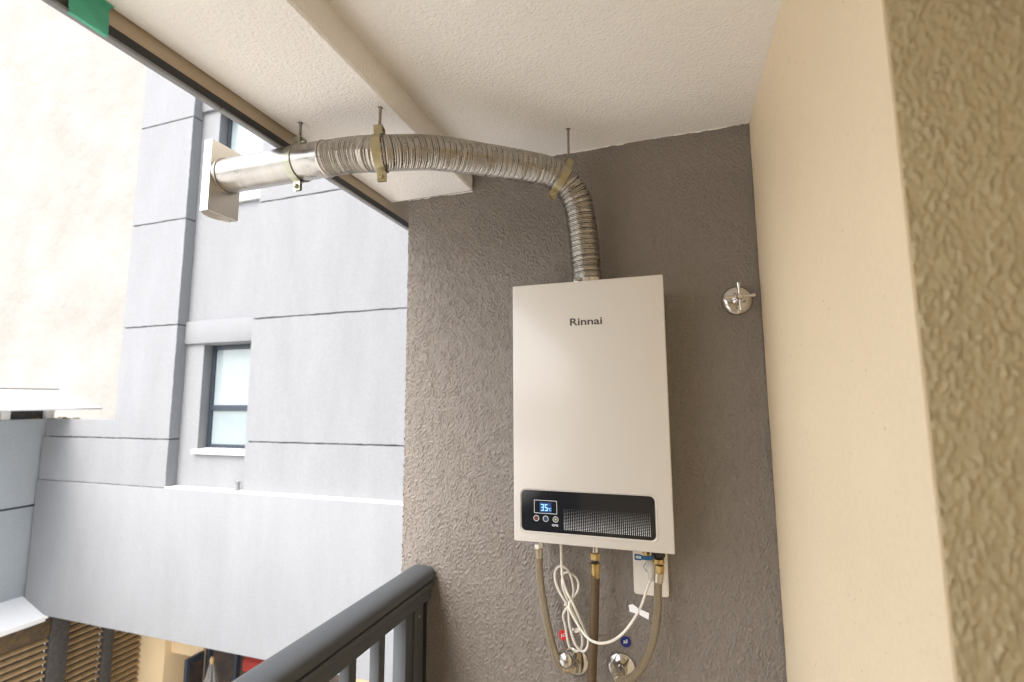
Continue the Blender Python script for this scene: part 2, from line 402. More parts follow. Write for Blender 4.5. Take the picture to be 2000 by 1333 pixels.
# ================================================================== FLUE PIPE
PY, PZ = .805, .507
fp = thing('flue_pipe', (-.19, 1.17, .28), 'silver metal flue duct bending from the heater out past the balcony edge', 'flue pipe')
# straight sleeve with a rolled edge
rs = .0372
MB().lathe([(0, rs - .002), (0, rs), (.006, rs + .0008), (.012, rs), (.10, rs), (.25, rs), (.270, rs), (.273, rs + .0011), (.276, rs), (.276, rs - .003), (.25, rs - .003)],
           (-.948, PY, PZ + .004), (1, 0, -.01), 48).build('straight_tube', M['galv'], fp, smooth=50)
MB().tube([(-.9515, PY, PZ + .004), (-.944, PY, PZ + .004)], rs + .003, 40).build('tube_collar', M['galv'], fp)
# flexible duct: irregular corrugation
cl = spline([(-.690, PY, PZ), (-.66, PY, PZ + .0005), (-.60, .808, .506), (-.548, .812, .501), (-.475, .885, .527), (-.39, .985, .546), (-.305, 1.075, .556), (-.262, 1.112, .552), (-.228, 1.138, .528),
             (-.207, 1.156, .485), (-.199, 1.165, .43), (-.194, 1.169, .36), (-.19, 1.17, .30), (-.19, 1.17, .283)], 24)
cl = resample(cl, .00085)
rad = []; k = 0; ring_len = 6; pos = 0; amp = .0012
for i in range(len(cl)):
    t = pos / ring_len
    rad.append(.0362 - amp * (.5 + .5 * math.cos(2 * math.pi * t)) ** 2)
    pos += 1
    if pos >= ring_len:
        pos = 0; ring_len = random.choice((5, 5, 5, 6)); k += 1
        amp = random.uniform(.0034, .0044) if k % 3 == 0 else random.uniform(.0010, .0020)
MB().tube(cl, rad, 40, cap=False).build('flexible_duct', M['flex'], fp, smooth=80)
# worm-drive band at the heater
bd = MB().lathe([(0, .0372), (0, .0382), (.010, .0382), (.010, .0372)], (-.19, 1.17, .2795), (0, 0, 1), 40); 
bd = bd.build('hose_band', M['chrome'], fp)
hz = MB().box(-.214, -.196, 1.1285, 1.1325, .281, .2885, .001)
for q in range(6): hz.box(-.2125 + q * .0027, -.2112 + q * .0027, 1.1277, 1.1287, .2822, .2875)
hz.build('band_screw', M['steel_dark'], fp)
# terminal: vertical half-round hood, flat side to the pipe
x0 = -.952
arc = [(x0, .764), (x0, .843), (x0 - .022, .843)] + [(x0 - .022 - .020 * math.sin(math.pi * t / 14) ** .75, .843 - .079 * t / 14) for t in range(1, 14)] + [(x0 - .022, .764)]
hd = MB(); bm = hd.bm; zt, zb = .582, .418
n = len(arc)
for th, flip in ((0, False),):
    top = [bm.verts.new((p[0], p[1], zt)) for p in arc]; bot = [bm.verts.new((p[0], p[1], zb)) for p in arc]
    for i in range(n): bm.faces.new((top[i], top[(i + 1) % n], bot[(i + 1) % n], bot[i]))
    bm.faces.new(top); ins = []
    c = Vector((x0 - .020, .8035, zb))
    for p in arc:
        v = Vector((p[0], p[1], zb)); d = (c - v).normalized(); ins.append(bm.verts.new(v + d * .004))
    ins2 = [bm.verts.new(v.co + Vector((0, 0, .012))) for v in ins]
    for i in range(n):
        j = (i + 1) % n; bm.faces.new((bot[i], bot[j], ins[j], ins[i])); bm.faces.new((ins[i], ins[j], ins2[j], ins2[i]))
    bm.faces.new(ins2)
bmesh.ops.recalc_face_normals(bm, faces=bm.faces[:])
hd.build('flue_terminal', M['plate'], fp, smooth=40)

# pipe hangers: threaded rod, square-shouldered strap ring, clamp bolt
def hanger(x, y, zc, ceil, tang, r, m, label, lean=(0, 0)):
    t = thing('pipe_hanger', (x + lean[0], y + lean[1], ceil), label, 'pipe clamp', 'pipe hangers under the balcony ceiling')
    T = Vector(tang).normalized(); S = Vector((0, 0, 1)).cross(T).normalized(); U = T.cross(S)       # S sideways, U up
    if U.z < 0: U = -U
    c = Vector((x, y, zc)); hw = .0088
    def strip(path, name, mm, par):
        b = MB(); th = .0016
        fr = []
        for i, p in enumerate(path):
            d = (path[min(i + 1, len(path) - 1)] - path[max(i - 1, 0)]).normalized(); nn = d.cross(T).normalized()
            fr.append((p - nn * th / 2, p + nn * th / 2))
        V = [[b.bm.verts.new(q + T * s) for q in pr for s in (-hw, hw)] for pr in fr]
        for A, B in zip(V, V[1:]):
            for a, c2 in ((0, 1), (1, 3), (3, 2), (2, 0)): b.bm.faces.new((A[a], A[c2], B[c2], B[a]))
        for E_ in (V[0], V[-1]): b.bm.faces.new((E_[0], E_[1], E_[3], E_[2]))
        bmesh.ops.recalc_face_normals(b.bm, faces=b.bm.faces[:])
        return b.build(name, mm, par, smooth=25)
    rr = r + .0012
    def on(a, q=rr): return c + S * math.sin(a) * q + U * math.cos(a) * q
    # two half straps with a raised square loop on top and ears at the bottom
    for sgn in (-1, 1):
        path = [c + U * (rr + .020), c + U * (rr + .020) + S * sgn * .009, c + U * (rr + .018) + S * sgn * .0105, c + U * (rr + .002) + S * sgn * .0115]
        path += [on(sgn * a) for a in np.linspace(.34, math.pi - .16, 22)]
        path += [c - U * (rr + .0015) + S * sgn * .0034, c - U * (rr + .004) + S * sgn * .0026, c - U * (rr + .022) + S * sgn * .0026]
        strip(path, 'clamp_strap', m, t)
    bt = c - U * (rr + .013)
    MB().lathe([(-.010, 0), (-.010, .0035), (-.0062, .0052), (-.0036, .0052), (-.0036, .0022), (.0036, .0022), (.0036, .0050), (.0075, .0050), (.0075, .0025), (.012, .0025), (.012, 0)], bt, S, 6).build('clamp_bolt', m, t)
    p0 = c + U * (rr + .013); p1 = Vector((x + lean[0], y + lean[1], ceil + .004))
    N = 60; pts = [p0.lerp(p1, i / N) for i in range(N + 1)]
    MB().tube(pts, [.0028 + (.0004 if i % 2 else -.0003) for i in range(N + 1)], 8).build('threaded_rod', M['steel_dark'], t)
    MB().lathe([(0, .0052), (.004, .0052)], c + U * (rr + .0208), U, 6).build('hex_nut', m, t)
    b = MB()                              # chipped paint and short cracks round the drill hole
    for k in range(5):
        a = random.uniform(0, 6.28); l = random.uniform(.006, .014)
        p = Vector((p1.x, p1.y, ceil - .0004)); d = Vector((math.cos(a), math.sin(a), 0)); s2 = Vector((-d.y, d.x, 0)) * .0006
        b.quad(p + d * .002 - s2, p + d * l, p + d * .002 + s2)
    b.lathe([(0, .0052), (.0006, .0046), (.0008, 0)], (p1.x, p1.y, ceil - .0006), (0, 0, 1), 10)
    b.build('anchor_hole', M['crack'], t)
hanger(-.765 + .017, PY, PZ + .001, ZS, (1, .0, 0), rs, M['zinc_green'], 'greenish zinc clamp on the smooth straight tube beside the track')
hanger(-.548, .8125, .501, ZS, (1, .30, .08), .0365, M['zinc'], 'yellow zinc clamp hanging left of the ceiling beam face', (-.004, .0))
hanger(-.243, 1.128, .541, ZC, (.76, .55, -.48), .0365, M['zinc'], 'yellow zinc clamp at the elbow above the heater', (.021, .004))

# ================================================================== WATER HEATER
HX0, HX1, HZ0, HZ1, HY = -.3605, -.0115, -.319, .273, 1.10
wh = thing('water_heater', ((HX0 + HX1) / 2, 1.2495, HZ0), 'white wall mounted gas water heater with black display strip', 'water heater')
MB().box(HX0 + .005, HX1 - .005, HY + .024, 1.2488, HZ0 + .003, HZ1 - .003, .003).build('casing', M['white_enamel'], wh)
MB().box(HX0, HX1, HY, HY + .0235, HZ0, HZ1, .0028, 3).build('front_cover', M['white_enamel'], wh)
for xx in (-.30, -.05): MB().lathe([(0, .0035), (.002, .003), (.0025, 0)], (xx, HY + .012, HZ1 - .0005), (0, 0, 1), 12).build('cover_screw', M['chrome'], wh)
MB().lathe([(0, .034), (.03, .034)], (-.19, 1.17, HZ1 - .006), (0, 0, 1), 32).build('flue_collar', M['galv'], wh)
text_mesh('Rinnai', .0235, M['print_grey'], 'brand_lettering', wh, (-.1842, HY - .0003, .1765), bold=.0004, width=.0735)
def rrect(x0, x1, z0, z1, r, n=8):
    P = []
    for cx, cz, a0 in ((x1 - r, z1 - r, 0), (x0 + r, z1 - r, 90), (x0 + r, z0 + r, 180), (x1 - r, z0 + r, 270)):
        for k in range(n + 1): a = R(a0 + 90 * k / n); P.append((cx + r * math.cos(a), cz + r * math.sin(a)))
    return P
px0, px1, pz0, pz1 = -.342, -.048, -.294, -.2045
fr = MB(); A = rrect(px0 - .006, px1 + .006, pz0 - .006, pz1 + .006, .015); B = rrect(px0 - .001, px1 + .001, pz0 - .001, pz1 + .001, .011)
mid = rrect(px0 - .0035, px1 + .0035, pz0 - .0035, pz1 + .0035, .0135)
va = [fr.bm.verts.new((p[0], HY + .0005, p[1])) for p in A]; vm = [fr.bm.verts.new((p[0], HY - .0016, p[1])) for p in mid]; vb = [fr.bm.verts.new((p[0], HY + .0002, p[1])) for p in B]
for i in range(len(A)):
    j = (i + 1) % len(A); fr.bm.faces.new((va[i], va[j], vm[j], vm[i])); fr.bm.faces.new((vm[i], vm[j], vb[j], vb[i]))
bmesh.ops.recalc_face_normals(fr.bm, faces=fr.bm.faces[:])
fr.build('panel_rim', M['white_enamel'], wh, smooth=60)
cpn = MB().prism(rrect(px0, px1, pz0, pz1, .011), 'y', HY - .0010, HY + .002).build('control_panel', M['black_glass'], wh)
yp = HY - .0013
d = MB(); sx0, sx1, sz0, sz1 = -.3115, -.2585, -.2545, -.2255; lw = .0011
for b_ in ((sx0, sx1, sz1 - lw, sz1), (sx0, sx1, sz0, sz0 + lw), (sx0, sx0 + lw, sz0 + lw, sz1 - lw), (sx1 - lw, sx1, sz0 + lw, sz1 - lw)): d.box(b_[0], b_[1], yp, yp + .0004, b_[2], b_[3])
d.build('display_frame', M['print_white'], cpn)
MB().box(-.2985, -.2715, yp + .0001, yp + .0004, -.2515, -.2305).build('display_screen', M['led_dim'], cpn)
def seg7(b, x, z, h, w_, segs, t):
    S_ = {'a': (x, x + w_, z + h - t, z + h), 'g': (x + t * .5, x + w_ - t * .5, z + h / 2 - t / 2, z + h / 2 + t / 2), 'd': (x, x + w_, z, z + t),
          'f': (x, x + t, z + h / 2 + t * .3, z + h - t * 1.1), 'b': (x + w_ - t, x + w_, z + h / 2 + t * .3, z + h - t * 1.1),
          'e': (x, x + t, z + t * 1.1, z + h / 2 - t * .3), 'c': (x + w_ - t, x + w_, z + t * 1.1, z + h / 2 - t * .3)}
    for q in segs: a = S_[q]; b.box(a[0], a[1], yp - .0003, yp, a[2], a[3])
dg_ = MB(); seg7(dg_, -.2955, -.2485, .0145, .0065, 'abgcd', .0017); seg7(dg_, -.2865, -.2485, .0145, .0065, 'afgcd', .0017)
dg_.build('display_digits', M['led'], cpn)
text_mesh('°C', .0085, M['led'], 'degree_mark', cpn, (-.2757, yp - .0001, -.2452))
for bx, key in ((-.3065, 'btn_red'), (-.2847, 'btn_blue'), (-.2620, 'btn_gold')):
    bo = MB().lathe([(0, .0050), (.0006, .0050), (.0008, 0)], (bx, HY - .0009, -.2655), (0, -1, 0), 20).build('button', M[key], cpn)
    MB().lathe([(0, .0053), (.0008, .0053), (.0008, .0066), (0, .0066)], (bx, HY - .0009, -.2655), (0, -1, 0), 24).build('button_ring', M['print_white'], cpn)
MB().lathe([(0, .0018), (.0003, .0018)], (-.2620, HY - .0016, -.2655), (0, -1, 0), 10).build('power_mark', M['print_white'], cpn)
text_mesh('GPIS', .0062, M['print_white'], 'panel_lettering', cpn, (-.2635, yp, -.2785), bold=.0002, width=.0145)
dots = MB(); NX, NZ = 46, 15
for i in range(NX):
    for j in range(NZ):
        r = .00105 * (1 - j / (NZ + .6)) ** .8 + .00010
        x = -.2445 + (i + .5) * (.1875 / NX); z = -.2868 + (j + .5) * .0031
        vs = [dots.bm.verts.new((x + r * math.cos(k * math.pi / 3), yp, z + r * math.sin(k * math.pi / 3))) for k in range(6)]
        dots.bm.faces.new(vs)
props(dots.build('printed_dot', M['print_white'], cpn, smooth=0), kind='stuff')
# ================================================================== PLUMBING BELOW
def at(px, py, y):
    """a point of the wall area at real depth y"""
    d = FWD + RT * ((px - 1000) / 951.38) - UP * ((py - 666.5) / 951.38)
    return d * (y / d.y)
BR = .0088
def braided(pts, label, nutprof, r=BR):
    t = thing('braided_hose', pts[0], label, 'water hose', 'braided hoses below the heater')
    c = resample(spline(pts, 10), .004)
    MB().tube(c, r, 18, uvs=(3.0, 110.0)).build('hose', M['braid'], t, smooth=80)
    for (p, q) in ((c[0], c[6]), (c[-1], c[-6])):
        ax = (q - p)
        MB().lathe([(-.001, r + .0014), (.012, r + .0016), (.0125, r + .0008), (.020, r + .0010), (.021, r + .0001)], p, ax, 24).build('ferrule', M['ferrule'], t)
        MB().lathe([(-.018, .0098), (-.017, .0108), (-.003, .0108), (-.001, .0098)], p, ax, 6).build('hex_nut', M[nutprof if p is c[0] else 'ferrule'], t)
    return t
braided([at(1052, 1072, 1.185), at(1055, 1130, 1.185), at(1064, 1190, 1.186), at(1074, 1240, 1.190), at(1087, 1285, 1.196), at(1101, 1306, 1.204), at(1114, 1305, 1.213)],
        'braided steel hose on the left running to the valve by the red sticker', 'chrome')
braided([at(1287, 1119, 1.175), at(1285, 1148, 1.178), at(1284, 1195, 1.182), at(1277, 1245, 1.184), at(1262, 1288, 1.184), at(1240, 1319, 1.180), at(1219, 1330, 1.180), at(1206, 1326, 1.187), at(1203, 1313, 1.202)],
        'braided steel hose on the right curling from the blue lever valve', 'brass')
# gas hose
gh = thing('gas_hose', at(1163, 1075, 1.18), 'straight brown gas hose with brass fitting under the heater centre', 'gas hose')
g = resample([at(1163, 1118, 1.18), at(1161, 1200, 1.182), at(1156, 1333, 1.186), Vector((-.208, 1.19, -.95)), Vector((-.212, 1.20, -1.35))], .0022)
MB().tube(g, [.0100 + .0003 * (i % 2) for i in range(len(g))], 18).build('hose', M['gas_brown'], gh, smooth=80)
gc = at(1163, 1118, 1.18)
MB().lathe([(-.012, .0098), (.004, .0105), (.013, .0112), (.020, .0112), (.021, .0095)], gc, (0, 0, 1), 24).build('ferrule', M['brass'], gh)
MB().lathe([(.0215, .0070), (.027, .0070)], gc, (0, 0, 1), 20).build('seal_ring', M['nylon_black'], gh)
MB().lathe([(.0275, .0095), (.029, .0125), (.042, .0125), (.044, .0105)], gc, (0, 0, 1), 6).build('hex_nut', M['brass'], gh)
MB().lathe([(.0445, .0085), (.068, .0085)], gc, (0, 0, 1), 20).build('nipple', M['chrome'], gh)
# left water nipple of the heater
pn = at(1052, 1072, 1.185)
MB().lathe([(.018, .0082), (.045, .0082)], pn, (0, 0, 1), 20).build('water_nipple', M['chrome'], wh)
# ball valve with blue lever
bv = thing('ball_valve', at(1286, 1095, 1.175), 'black ball valve with flat blue lever under the heater corner', 'valve')
vc = at(1287, 1119, 1.175)
MB().lathe([(.019, .0085), (.021, .0125), (.030, .0125), (.032, .0085)], vc, (0, 0, 1), 24).build('union', M['brass'], bv)
MB().lathe([(.0325, .010), (.035, .0145), (.048, .0155), (.056, .0135), (.062, .0100), (.070, .0095)], vc, (0, 0, 1), 24).build('valve_body', M['nylon_black'], bv)
lc = at(1262, 1090, 1.150)
lv = MB(); P = [(-.025, -.0052), (-.0235, -.0062), (-.012, -.0064), (-.009, -.0048), (.012, -.0042), (.016, -.001), (.016, .0022), (.012, .0042), (-.008, .0040), (-.012, .0058), (-.0235, .0062), (-.025, .0050)]
lv.prism([(lc.x + a, lc.z + b) for a, b in P], 'y', lc.y - .0015, lc.y + .0015, .0005, 1)
lv.build('lever', M['lever_blue'], bv)
text_mesh('VEDER', .0072, M['print_white'], 'lever_lettering', bv, (lc.x - .0165, lc.y - .0018, lc.z), width=.0125, bold=.0003)
MB().lathe([(0, .0045), (.022, .0045)], (lc.x + .011, lc.y, lc.z), (0.25, 1, 0), 12).build('lever_stem', M['steel_dark'], bv)
pn2 = at(1262, 1082, 1.19)
MB().lathe([(0, .008), (.03, .008)], (pn2.x, pn2.y, pn2.z - .002), (0, 0, 1), 6).build('drain_plug', M['brass'], wh)

# angle valves on the wall
def wall_valve(c, label, knob, out):
    t = thing('angle_valve', c, label, 'valve', 'chrome angle valves under the heater')
    MB().lathe([(0, .033), (.002, .0335), (.006, .030), (.010, .022), (.0125, .0145), (.013, .012)], c, (0, -1, 0), 40).build('escutcheon', M['chrome'], t, smooth=60)
    MB().lathe([(.0135, .0115), (.036, .0115), (.040, .0095), (.041, 0)], c, (0, -1, 0), 24).build('valve_body', M['chrome'], t)
    q = Vector((c.x, c.y - .027, c.z))
    ax = Vector(out)
    MB().lathe([(.0118, .0085), (.022, .0085)], q, ax, 20).build('outlet', M['chrome'], t)
    if knob:
        kx = Vector((-.45, -1, .35)).normalized()
        kp = Vector((c.x - .006, c.y - .036, c.z + .022))
        MB().lathe([(0, .010), (.003, .018), (.010, .0212), (.020, .0205), (.028, .016), (.033, .008), (.034, 0)], kp, kx, 32).build('knob', M['chrome'], t, smooth=70)
    return t
wall_valve(at(1124, 1291, 1.2495), 'chrome valve with rounded knob between left hose and gas hose', True, (-1, -.35, -.5))
wall_valve(at(1214, 1303, 1.2495), 'chrome valve with round wall plate below the blue sticker', False, (-.35, -.55, -.35))

# stickers
for (px, py, key, txt, lab, rot) in ((1101, 1241, 'st_red', 'AQ', 'small round red AQ sticker on the taupe wall', 25), (1222, 1254, 'st_blue', 'AF', 'small round blue AF sticker on the taupe wall', 20)):
    p = at(px, py, 1.2483)
    s = MB().lathe([(0, .0125), (.0006, .0122), (.0007, 0)], p, (0, -1, 0), 28).build('round_sticker', M[key]); props(s, lab, 'sticker', 'round stickers by the valves')
    text_mesh(txt, .0105, M['print_white'], 'sticker_lettering', s, p + Vector((0, -.0009, 0)), rot=(90, -rot, 0), bold=.0003)

# socket plate with plug
so = thing('wall_socket', (-.070, 1.249, -.40), 'white wall socket plate behind the heater lower right corner', 'socket')
MB().prism(rrect(-.109, -.030, -.4560, -.336, .006), 'y', 1.239, 1.2495, .002).build('cover_plate', M['white_plastic'], so)
MB().prism([(-.086, -.3915), (-.078, -.380), (-.058, -.380), (-.050, -.3915), (-.058, -.403), (-.078, -.403)], 'y', 1.2375, 1.2392, .0006).build('socket_insert', M['print_dark'], so)
MB().prism([(-.0845, -.3915), (-.077, -.3812), (-.059, -.3812), (-.0515, -.3915), (-.059, -.4018), (-.077, -.4018)], 'y', 1.2368, 1.2380, .0004).build('socket_face', M['white_plastic'], so)

# power cord with loops
pc = thing('power_cord', at(1096, 1060, 1.19), 'looped white power cord tied below the heater', 'power cord')
cpts = [(1095, 1045, 1.19), (1096, 1080, 1.19), (1097, 1108, 1.188), (1099, 1131, 1.186), (1107, 1156, 1.186), (1119, 1179, 1.187), (1132, 1209, 1.190), (1144, 1234, 1.196), (1149, 1251, 1.20), (1147, 1265, 1.203),
        (1139, 1273, 1.205), (1127, 1264, 1.204), (1118, 1244, 1.202), (1112, 1218, 1.200), (1110, 1194, 1.197), (1105, 1177, 1.194), (1092, 1155, 1.196), (1084, 1131, 1.20), (1086, 1113, 1.203), (1096, 1106, 1.206),
        (1108, 1113, 1.209), (1117, 1133, 1.211), (1120, 1158, 1.211), (1116, 1178, 1.210), (1105, 1190, 1.209), (1100, 1204, 1.210), (1104, 1222, 1.212), (1108, 1248, 1.212), (1114, 1267, 1.214), (1126, 1273, 1.216),
        (1136, 1264, 1.217), (1137, 1246, 1.216), (1131, 1226, 1.213), (1121, 1200, 1.207), (1112, 1180, 1.201), (1104, 1162, 1.203), (1098, 1142, 1.210), (1100, 1122, 1.216), (1112, 1119, 1.219), (1126, 1130, 1.219), (1130, 1146, 1.217), (1124, 1163, 1.208),
        (1113, 1176, 1.19), (1112, 1188, 1.180), (1123, 1210, 1.178), (1136, 1232, 1.172), (1150, 1248, 1.163), (1166, 1256, 1.158), (1184, 1256, 1.160), (1200, 1250, 1.165), (1219, 1235, 1.172), (1237, 1211, 1.180), (1252, 1185, 1.190), (1262, 1156, 1.200), (1269, 1134, 1.206), (1272, 1122, 1.208)]
c = resample(spline([at(*p) for p in cpts], 8), .003)
MB().tube(c, .0030, 12).build('cable', M['cord'], pc, smooth=80)
pp = at(1272, 1122, 1.208)
MB().tube([pp + Vector((-.0015, 0, -.014)), pp, pp + Vector((.001, .003, .012)), pp + Vector((.000, .010, .020)), pp + Vector((-.001, .029, .022))], [.0052, .0075, .0115, .0125, .0125], 16).build('plug', M['plug'], pc, smooth=60)
for (px, py, y, rz) in ((1112, 1183, 1.192, 20), (1128, 1231, 1.203, -25)):
    p = at(px, py, y)
    MB().lathe([(-.0014, .0075), (-.0014, .0086), (.0014, .0086), (.0014, .0075)], p, (.35, .1, -1), 18).build('cable_tie', M['white_plastic'], pc)
    MB().box(p.x - .011, p.x - .0075, p.y - .009, p.y - .005, p.z + .0005, p.z + .006, .0006).build('tie_head', M['white_plastic'], pc)
p = at(1103, 1176, 1.186)
MB().tube([p, p + Vector((-.006, 0, .008)), p + Vector((-.010, .001, .016))], .0009, 6).build('tie_tail', M['white_plastic'], pc)
p = at(1248, 1193, 1.187)
tg = MB()
for (ax_, az, bx, bz) in ((-.001, 0, -.022, .006), (.001, -.001, .022, -.006)):
    nx, nz = (.32, .95)
    P = [(ax_, az - .0065), (ax_, az + .006), (bx * .6, bz + .0075), (bx, bz + .0045), (bx * .92, bz - .009)]
    tg.prism([(p.x + q[0], p.z + q[1]) for q in P], 'y', p.y - .0042, p.y - .0037)
tg.build('paper_tag', M['paper'], pc)

# ================================================================== STOP TAP
tc_ = at(1439, 588, 1.2495)
st = thing('stop_tap', tc_, 'chrome cross handle stop tap on the taupe wall', 'tap')
MB().lathe([(0, .0345), (.002, .0350), (.005, .0335), (.009, .0300), (.0115, .0230), (.012, .013)], tc_, (0, -1, 0), 44).build('escutcheon', M['chrome'], st, smooth=60)
MB().lathe([(.0125, .0125), (.026, .0125), (.028, .0075), (.046, .0075)], tc_, (0, -1, 0), 28).build('spindle', M['chrome'], st)
hc = Vector((tc_.x, tc_.y - .052, tc_.z))
MB().lathe([(-.008, .0068), (.004, .0072), (.007, .0055), (.0076, 0)], hc, (0, -1, 0), 24).build('hub', M['chrome'], st)
for a in (2, 92, 182, 272):
    dv = Vector((math.cos(R(a)), 0, math.sin(R(a))))
    MB().lathe([(.0072, .0030), (.018, .0034), (.030, .0044), (.032, .0044), (.0325, .0036), (.0327, 0)], hc, dv, 18).build('handle_arm', M['chrome'], st)

# ================================================================== RAILING
rl = thing('balcony_railing', (-.668, .5, ZF), 'charcoal metal balcony railing ending at the taupe wall', 'railing')
xc = -.668
cap = [(xc - .0365, -.474)] + [(xc + .0365 * math.copysign(abs(math.sin(R(a))) ** .8, a), -.462 + .018 * math.cos(R(a)) ** .75) for a in range(-88, 89, 11)] + [(xc + .0365, -.474)]
MB().prism(cap, 'y', -1.28, 1.242, .0012, 1).build('handrail', M['alu'], rl, smooth=25)
MB().box(xc - .034, xc + .0325, -1.28, 1.238, -.479, -.4745).build('groove', M['trk_black'], rl)
MB().box(xc - .036, xc + .0355, -1.28, 1.240, -.4935, -.4795, .003).build('rail_bead', M['alu'], rl)
MB().box(xc - .030, xc + .0300, -1.28, 1.236, -.524, -.494, .002).build('rail_channel', M['alu'], rl)
MB().box(xc - .022, xc + .022, -1.28, 1.17, -1.53, -1.49, .002).build('bottom_rail', M['alu'], rl)
MB().box(xc - .0225, xc + .0225, 1.165, 1.208, ZF, -.5245, .0025).build('end_post', M['alu'], rl)
MB().box(xc - .018, xc + .018, 1.210, 1.236, ZF, -.5245, .002).build('wall_channel', M['trk_black'], rl)
MB().lathe([(0, .0038), (.0015, .0030), (.002, 0)], (xc + .0225, 1.187, -.552), (1, 0, 0), 12).build('screw', M['chrome'], rl)
MB().box(xc - .018, xc + .018, 1.128, 1.160, -1.489, -.5245, .0015).build('flat_bar', M['alu'], rl)
b0 = MB().box(xc - .0125, xc + .0125, 1.020, 1.045, -1.489, -.5245, .0018).build('baluster', M['alu'], rl)
for k in range(1, 22): copy_at(b0, rl, (xc, 1.0325 - k * .108, (-1.489 - .5245) / 2))

# ================================================================== COURTYARD
GZ = -5.2
gr = MB().box(-40, 25, -30, 40, GZ - .3, GZ).build('courtyard_ground', M['paving']); props(gr, kind='structure')

# ---- grey building opposite
YL, YR, YB = 4.225, 4.30, 4.36
gb = thing('grey_building', (-3, 5.5, GZ), 'grey rendered building across the courtyard with recessed windows', 'building')
def jag(pts, step=.06, a=.0032):
    out = []
    for p, q in zip(pts, pts[1:] + pts[:1]):
        d = Vector((q[0] - p[0], q[1] - p[1])); L = d.length; n = max(1, int(L / step)); m = Vector((-d.y, d.x)) / L
        for k in range(n):
            o = random.uniform(-a, a) if k else 0
            out.append((p[0] + d.x * k / n + m.x * o, p[1] + d.y * k / n + m.y * o))
    return out
def panel(pts, y0, y1, bev=.0022):
    pts = jag(pts)
    return MB().prism(pts, 'y', y0, y1, bev, 1).build('facade_panel', M['plaster'], gb)
gp = .0075
def rect(x0, x1, z0, z1): return [(x0, z0 + gp), (x1, z0 + gp), (x1, z1 - gp), (x0, z1 - gp)]
lx0, lx1, lw0 = -6.54, -5.61, -7.86
panel([(lw0, -.985 + .002), (lx1, -.985 + .002), (lx1, -.437 - gp), (lw0, -.437 - gp)], YL, YB - .002)
panel([(lw0 + .05, -.437 + gp), (lx1, -.437 + gp), (lx1, .92 - gp), (lx0, .92 - gp), (lx0, -.215), (lw0 + .05, -.215)], YL, YB - .002)
for z0, z1 in ((.92, 2.245), (2.245, 3.58), (3.58, 4.95), (4.95, 6.3)): panel(rect(lx0, lx1, z0, z1), YL, YB - .002)
rx0 = -4.545
for z0, z1 in ((-.985 - gp, -.445), (-.445, .935), (.935, 2.325), (2.325, 3.70), (3.70, 5.0), (5.0, 6.3)):
    for a, b in ((rx0, 3.5),): panel(rect(a, b, z0, z1), YR, YB - .002)
# joint backing
MB().box(lx0 + .02, lx1 - .03, YL + .022, YB - .0035, -.96, 6.3).build('joint_backing', M['dark_joint'], gb)
MB().box(lw0 + .08, lx0 + .02, YL + .022, YB - .0035, -.96, -.24).build('joint_backing', M['dark_joint'], gb)
MB().box(rx0 + .03, 3.4, YR + .018, YB - .0035, -.96, 6.3).build('joint_backing', M['dark_joint'], gb)
# fascia beam with white flashing on top
MB().box(-7.87, 3.5, 4.215, 4.62, -2.60, -.990, .012).build('fascia_beam', M['plaster'], gb)
MB().box(lx1 + .003, 3.5, 4.2165, YB - .004, -.989, -.9745, .002).build('ledge_flashing', M['sill'], gb)
# recessed wall with window openings
wx0, wx1 = -5.322, -4.40
def rec(x0, x1, z0, z1): MB().box(x0, x1, YB, YB + .20, z0, z1).build('recess_wall', M['plaster'], gb)
rec(-6.5, wx0, -.974, 6.3); rec(wx1, 3.4, -.974, 6.3)
for z0, z1 in ((-.974, -.607), (.675, 2.393), (3.675, 6.3)): rec(wx0, wx1, z0, z1)
for dz in (0, 3.0):
    MB().box(lx1 + .003, rx0 + .25, YB - .035, YB + .001, .690 + dz, .965 + dz, .005).build('lintel_band', M['plaster'], gb)
    wn = MB()
    fz0, fz1, fy = -.548 + dz, .675 + dz, YB + .110
    mz = -.075 + dz
    for b_ in ((wx0, wx0 + .055, fz0, fz1), (wx1 - .055, wx1, fz0, fz1), (wx0 + .056, wx1 - .056, fz0, fz0 + .045), (wx0 + .056, wx1 - .056, fz1 - .055, fz1), (wx0 + .056, wx1 - .056, mz - .03, mz + .03)):
        wn.box(b_[0], b_[1], fy, fy + .05, b_[2], b_[3], .004, 1)
    wo_ = wn.build('window', M['win_frame'], gb)
    for q0, q1 in ((fz0 + .046, mz - .031), (mz + .031, fz1 - .056)):
        MB().box(wx0 + .056, wx1 - .056, fy + .022, fy + .030, q0, q1).build('pane', M['glass'], wo_)
    MB().prism([(YB - .045, -.602 + dz), (YB + .105, -.590 + dz), (YB + .105, -.543 + dz), (YB - .045, -.556 + dz)], 'x', wx0 - .045, wx1, .004).build('window_sill', M['sill'], gb)
MB().lathe([(0, .026), (.085, .026), (.088, .032), (.098, .032), (.098, .022)], (rx0 - .055, YL + .055, -.973), (0, 0, 1), 16).build('drain_spout', M['trk_grey'], gb)
# building mass behind (rooms) and soffit under it
MB().box(-6.50, 3.4, YB + .201, 9.5, -2.58, 6.25).build('building_core', M['plaster'], gb)

# ---- cream building behind
cb = thing('cream_building', (-14, 8, GZ), 'tall pale cream rendered building rising behind the grey block', 'building')
MB().box(-28, -6.2, 6.6, 12, GZ, 15).build('wall', M['cream_far'], cb)

